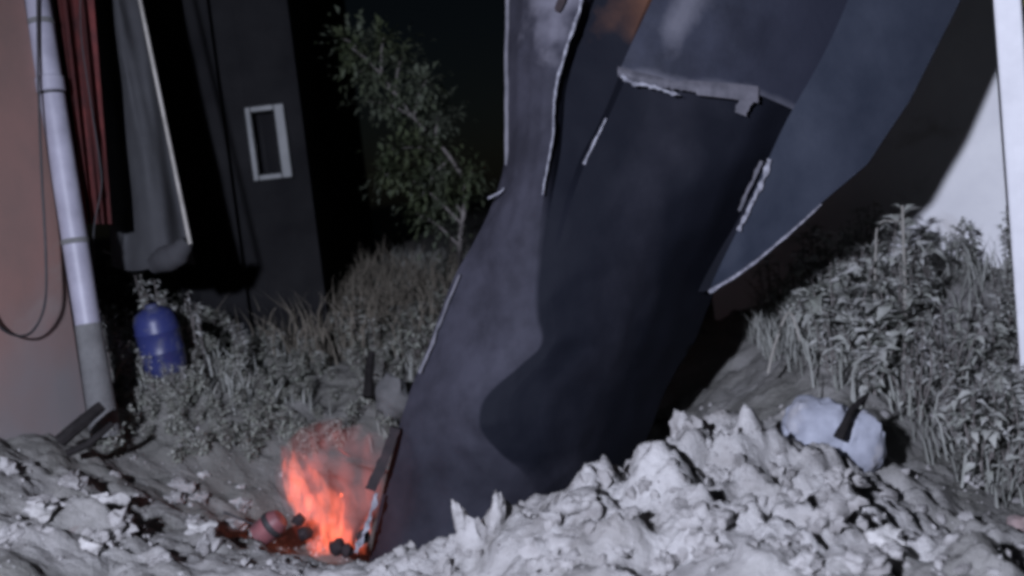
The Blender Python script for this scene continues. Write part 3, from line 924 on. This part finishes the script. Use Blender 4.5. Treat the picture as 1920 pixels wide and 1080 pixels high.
def plant_proto(seed, H, nst, ls, sp, m, leaves=14):
    s, l = weed(seed, H, nst, ls, sp, leaves)
    return mk('stem', s, M['wood']), mk('foliage', l, m)
def place(proto, loc, rz, sc, name, label, cat, group):
    e = empty(name, loc); e.rotation_euler = (0, 0, rz); e.scale = (sc, sc, sc)
    for nm, me in zip(('stem', 'foliage'), proto):
        o = bpy.data.objects.new(nm, me); col.objects.link(o); o.parent = e
    return tag(e, label, cat, group)
PR = [plant_proto(100 + i, .5, 9, (.06, .11, .085, .07, .13)[i], .19, M['leaf_dust'], 13) for i in range(5)]
PT = [plant_proto(140 + i, .62, 9, .06, .12, M['leaf_dust'], 18) for i in range(3)]
PL = [plant_proto(120 + i, .34, 12, .085, .2, M['leaf_left'], 15) for i in range(5)]
rnd = random.Random(5)
# right bank: weeds reach up the wall; positions on the ground, in front of the wall
n = 0
tries = 0
placed = []
while n < 40 and tries < 4000:
    tries += 1
    x = rnd.uniform(0.95, 2.7); y = rnd.uniform(4.1, 5.9)
    # keep out of the crater, the mound and the sack, and stay in front of the wall
    t = (x - wl.x) / (wr_.x - wl.x)
    ywall = wl.y + (wr_.y - wl.y) * t
    if y > ywall - 0.2: continue
    if y < 4.62 and x < 1.75: continue
    if x < 1.25 + (y - 4.6) * .1: continue
    if x > 1.95 and rnd.random() < .85: continue
    if any((x - a) ** 2 + (y - b) ** 2 < .016 for a, b in placed): continue
    placed.append((x, y))
    pr = rnd.choice(PR if x < 1.7 else PR + PT)
    sc = rnd.uniform(.55, 1.0) * (1.0 if x < 1.95 else .8)
    place(pr, (x, y, gz(x, y)), rnd.random() * 6.28, sc, 'weed', 'dusty grey-green weed in the thicket on the right bank before the white wall', 'weed', 'dusty weeds on the right bank')
    n += 1
# left middle ground
n = 0; tries = 0; placed = []
while n < 200 and tries < 12000:
    tries += 1
    px = rnd.uniform(190, 850); py = rnd.uniform(500, 850)
    if py > 830 + (px - 190) * .02: continue
    low = py > 690
    p = G(px, py, 5.0)
    if p.y < 5.2 or p.y > 8.8: continue
    if any((p.x - a) ** 2 + (p.y - b) ** 2 < .02 for a, b in placed): continue
    placed.append((p.x, p.y))
    q = P(315, 640, 6.3)
    if abs(p.x - q.x) < .22 and p.y < q.y + .05 and p.y > q.y - .8: continue
    place(rnd.choice(PL), (p.x, p.y, gz(p.x, p.y)), rnd.random() * 6.28, rnd.uniform(.22, .5) if low else rnd.uniform(.3, .8), 'weed', 'low dusty weed on the slope left of the wreck, behind the fire', 'weed', 'low weeds on the left slope')
    n += 1
rnd = random.Random(88)
for k in range(64):
    p = G(rnd.uniform(200, 590), rnd.uniform(690, 870), 4.7)
    place(rnd.choice(PL), (p.x, p.y, gz(p.x, p.y)), rnd.random() * 6.28, rnd.uniform(.2, .42), 'weed', 'small dusty tuft on the bare slope between the bank and the fire', 'weed', 'small tufts left of the fire')
for k, (px, D_) in enumerate([(282, 5.75), (330, 5.9), (372, 5.75), (440, 6.0)]):
    p = P(px, 600, D_)
    place(PT[k % 3], (p.x, p.y, gz(p.x, p.y)), k * 2.1, (.85, .6, .72, .5)[k], 'weed', 'tall dusty weed standing behind the blue drum, below the tarpaulin', 'weed', 'tall weeds behind the drum')
# a few sprigs on the bank beneath the downpipe
for k, (px, py) in enumerate([(215, 700), (255, 690), (240, 740), (292, 735), (200, 660), (340, 730), (318, 745)]):
    p = G(px, py, 4.6)
    place(PT[k % 3], (p.x, p.y, gz(p.x, p.y)), k * 1.3, .55 if k < 5 else .32, 'weed', 'upright dusty sprig on the bank between downpipe and blue drum', 'weed', 'sprigs on the left bank')

def grass(name, pts, hmin, hmax, m, seed, lab, wd=.005):
    rnd = random.Random(seed)
    V, F = [], []
    for p in pts:
        h = rnd.uniform(hmin, hmax); a = rnd.random() * 6.28; l = h * rnd.uniform(.1, .7)
        b = rnd.random() * 6.28
        s = Vector((math.cos(b), math.sin(b), 0)) * wd
        d = Vector((math.cos(a), math.sin(a), 0))
        q1 = Vector(p) + d * l * .3 + Vector((0, 0, h * .6)); q2 = Vector(p) + d * l + Vector((0, 0, h))
        n = len(V)
        V += [Vector(p) - s - Vector((0, 0, .02)), Vector(p) + s - Vector((0, 0, .02)), q1 + s * .7, q1 - s * .7, q2]
        F += [(n, n + 1, n + 2, n + 3), (n + 3, n + 2, n + 4)]
    me = mk(name, (V, F), m)
    o = bpy.data.objects.new(name, me); col.objects.link(o)
    o['kind'] = 'stuff'; o['label'] = lab; o['category'] = 'grass'
    return o
rnd = random.Random(31)
pts = []
for k in range(3000):
    px = rnd.uniform(180, 900); py = rnd.uniform(480, 760)
    p = G(px, py, 5.0, 11) if k % 3 == 0 else None
    if p is None:
        x = rnd.uniform(-3.2, -.1); y = rnd.uniform(5.3, 9.5)
        p = Vector((x, y, gz(x, y)))
    if noise.noise(Vector((p.x * 1.6, p.y * 1.6, 3))) < -.12 or p.y < 5.25: continue
    pts.append(p)
grass('slope_grass', pts, .04, .17, M['grass'], 41, 'dusty grass covering the slope left of the wreck', .006)
pts = []
for k in range(2200):
    x = rnd.gauss(-.95, .38); y = rnd.gauss(7.3, .55)
    if y < 6.2: continue
    pts.append(Vector((x, y, gz(x, y))))
grass('dry_grass', pts, .12, .42, M['drygrass'], 42, 'tall brownish dry grass below the sapling', .006)
pts = []
for k in range(2600):
    x = rnd.uniform(.9, 2.8); y = rnd.uniform(4.0, 6.0)
    if y < 4.5 and x < 1.55: continue
    if y < 4.75 and rnd.random() < .75: continue
    if x < 1.2 or (x > 1.95 and rnd.random() < .6): continue
    pts.append(Vector((x, y, gz(x, y))))
grass('bank_grass', pts, .05, .26, M['grass'], 43, 'dusty grass between the weeds on the right bank', .006)

# tall dead stalks on the right
def stalk(path, r, label, name='dead_stalk', m='bamboo', group='dead stalks by the white wall'):
    pts = catmull(path, 5)
    o = mesh_obj(name, *tube(pts, [r * (1 - .5 * i / len(pts)) for i in range(len(pts))], 6), M[m], loc=pts[0])
    return tag(o, label, 'stalk', group)
stalk([G(1700, 690, 4.6), P(1697, 560, 5.0), P(1694, 450, 5.02), P(1692, 385, 5.03)], .010, 'tall straight pale stalk standing out of the right-hand weeds')
stalk([P(1640, 560, 5.05), P(1642, 480, 5.05), P(1648, 420, 5.05), P(1690, 415, 5.06)], .006, 'thin bent stalk just left of the tall straight stalk')
stalk([P(1440, 700, 4.75), P(1455, 640, 4.75), P(1480, 585, 4.76), P(1500, 640, 4.74)], .007, 'arched pale stalk at the left end of the right-hand weeds')

# sapling
sp_ = empty('sapling', G(868, 520, 6.5))
tb = Vector(sp_.location); DT = 7.2
def PD(x, y, o=0):
    return P(x, y, DT + o)
trunk = catmull([tb - Vector((0, 0, .05)), PD(862, 470), PD(866, 420), PD(872, 350), PD(840, 290), PD(775, 220), PD(715, 140), PD(655, 85)], 6)
tv = [tube(trunk, [.020 * (1 - .8 * i / (len(trunk) - 1)) for i in range(len(trunk))], 7)]
rnd = random.Random(9)
VL, FL = [], []
limbs = []
for (ax, ay, bx, by) in [(866, 420, 760, 330), (870, 380, 885, 320), (840, 290, 735, 280), (815, 262, 830, 200), (775, 220, 690, 190), (775, 220, 800, 150),
                         (740, 175, 660, 130), (740, 170, 760, 95), (715, 140, 720, 70), (690, 115, 640, 70), (860, 460, 780, 400), (840, 300, 790, 370), (760, 330, 720, 330), (868, 400, 820, 360)]:
    a = PD(ax, ay); b = PD(bx, by, rnd.uniform(-.3, .3))
    m_ = a.lerp(b, .5) + Vector((0, rnd.uniform(-.05, .05), .03))
    pts = catmull([a, m_, b], 4)
    tv.append(tube(pts, [.009 * (1 - .8 * i / (len(pts) - 1)) for i in range(len(pts))], 5))
    limbs.append(pts)
limbs.append(trunk[20:])
for pts in limbs:
    for k in range(190):
        q = rnd.uniform(.25, 1) * (len(pts) - 1); i = min(int(q), len(pts) - 2)
        c = pts[i].lerp(pts[i + 1], q - i)
        dirv = Vector((rnd.gauss(0, 1), rnd.gauss(0, 1), rnd.gauss(0, .8)))
        if dirv.length < .1: continue
        c = c + dirv * rnd.random() * .11
        leaf(VL, FL, c, dirv, rnd.uniform(.035, .085), rnd, .45)
mesh_obj('trunk', *join(*tv), M['wood'], sp_)
me = mk('crown', ([v - tb for v in VL], FL), M['leaf_tree'])
o = bpy.data.objects.new('crown', me); col.objects.link(o); o.parent = sp_
tag(sp_, 'slender leafy sapling leaning left in the dark behind the wreck', 'tree')

# ------------------------------------------------------------------ small things
# blue drum
bq = P(312, 692, 5.48)
bd = empty('blue_drum', bq)
s = (bq - CAM).length / FPX * .98
rad, hgt = 39 * s, 116 * s
Mt = Matrix.Rotation(-.06, 3, 'Y') @ Matrix.Rotation(.1, 3, 'X')
prof = [(rad * .80, -.02), (rad * .96, .01 * 1), (rad, .04), (rad, hgt * .28), (rad * 1.04, hgt * .31), (rad, hgt * .34), (rad, hgt * .60), (rad * 1.04, hgt * .63), (rad, hgt * .66), (rad * .97, hgt * .80), (rad * .82, hgt * .92), (rad * .5, hgt * .985), (rad * .42, hgt)]
mesh_obj('body', *lathe(prof, bq, 28, Mt), M['bluepl'], bd)
mesh_obj('cap', *lathe([(rad * .30, hgt * .99), (rad * .30, hgt * 1.05), (rad * .25, hgt * 1.06)], bq, 18, Mt), M['bluepl'], bd)
tag(bd, 'small rounded blue plastic drum half hidden among weeds by the downpipe', 'drum')

# white sack
sc_ = G(1560, 885)
def sack(cx, cy, D, rx, ry, seed):
    Vb, Fb = ico(4)
    c = P(cx, cy, D); V = []
    for v in Vb:
        k = 1 + .13 * noise.noise(v * 1.6 + Vector((seed, 0, 0))) + .16 * abs(noise.noise(v * 2.6 + Vector((0, seed, 0)))) - .10 * abs(noise.noise(v * 5.5 + Vector((seed, seed, 0)))) + 0.05 * noise.noise(v * 9) + .05 * abs(noise.noise(v * 13))
        V.append(c + Vector((v.x * rx * k, v.y * rx * .8 * k, v.z * ry * k)))
    return V, Fb
sk = empty('white_sack', P(1560, 890, 4.1))
mesh_obj('sack_body', *sack(1535, 822, 4.12, .145, .16, 1.7), M['sack'], sk)
mesh_obj('sack_end', *sack(1612, 832, 4.06, .09, .125, 5.2), M['sack'], sk)
tag(sk, 'crumpled bluish white sack lying behind the soil mound', 'sack')
def stick(name, path, r, m, label, cat='stick', taper=.5):
    pts = catmull(path, 5)
    rn = [r * (1 - taper * i / len(pts)) * (1 + .2 * noise.noise(pts[i] * 20)) for i in range(len(pts))]
    o = mesh_obj(name, *tube(pts, rn, 8), M[m], loc=pts[0])
    return tag(o, label, cat)
stick('charred_stick', [P(1572, 822, 3.94), P(1585, 795, 3.95), P(1597, 770, 3.98), P(1622, 745, 4.02)], .02, 'darkwood', 'short charred stick lying across the white sack')
stick('charred_board', [P(112, 828, 4.6), P(150, 795, 4.62), P(192, 760, 4.66)], .03, 'darkwood', 'thick charred stick on the bank below the downpipe, upper one', taper=.2)
stick('charred_board', [P(125, 850, 4.5), P(165, 832, 4.52), P(210, 795, 4.58)], .018, 'darkwood', 'thinner charred stick on the bank, just below the thick one', taper=.3)
stick('root', [P(66, 1058, 3.75), P(95, 1025, 3.82), P(145, 990, 3.9), P(190, 975, 3.97), P(235, 972, 4.05)], .016, 'wood', 'curved grey root lying across the soil at the lower left', 'root')
stick('branch', [G(262, 560, 5.6), P(255, 530, 6.0), P(236, 500, 6.0), P(215, 480, 5.98), P(192, 470, 5.95)], .011, 'bamboo', 'pale bent branch arching left above the blue drum', 'branch')
stick('branch', [P(250, 770, 5.4), P(243, 700, 5.45), P(236, 640, 5.5), P(236, 575, 5.55)], .009, 'wood', 'upright grey branch between downpipe and blue drum', 'branch')
stick('charred_stick', [P(318, 960, 4.45), P(335, 985, 4.42), P(362, 1000, 4.40)], .018, 'darkwood', 'short charred stick on the ground left of the red container', taper=.3)
stick('charred_stick', [P(690, 745, 5.6), P(692, 700, 5.65), P(697, 660, 5.7)], .03, 'darkwood', 'upright charred stump of wood behind the fire', taper=.3)
stick('wire', [P(420, 960, 4.6), P(455, 975, 4.6), P(490, 990, 4.6)], .005, 'rubber', 'thin black wire running to the red container', 'wire', .1)
# pale stone behind the fire
single('stone', P(738, 745, 5.6), .085, .07, .11, 51, M['cement'], 'large grey stone between the charred stump and the wreck', 'stone')
# red container by the fire
rq = P(506, 988, 4.55)
rd = empty('red_container', rq - Vector((0, 0, .07)))
Mr = Matrix.Rotation(1.0, 3, 'Y')
mesh_obj('body', *lathe([(.035, -.07), (.052, -.062), (.055, -.01), (.054, .035), (.04, .06), (.02, .066)], rq, 20, Mr), M['redpl'], rd)
mesh_obj('band', *lathe([(.056, .0), (.059, .004), (.059, .022), (.056, .026)], rq, 20, Mr), M['rubber'], rd)
tag(rd, 'small dull red container with a black band left of the fire', 'container')
single('brick_fragment', P(1912, 985, 3.85), .05, .04, .035, 71, M['brickdust'], 'dull reddish lump at the right edge of the picture below the post', 'fragment')
yv, yf = box(P(1912, -6, 5.0), .09, .06, .06, Matrix.Rotation(.5, 3, 'Y'))  # block added to stand in for a small yellow glint
yo = mesh_obj('yellow_glint', yv, yf, M['yellow'], loc=P(1912, 2, 5.0), smooth=False)
tag(yo, 'small pale yellow block added for a glint high on the white post', 'bracket'); bevel(yo)
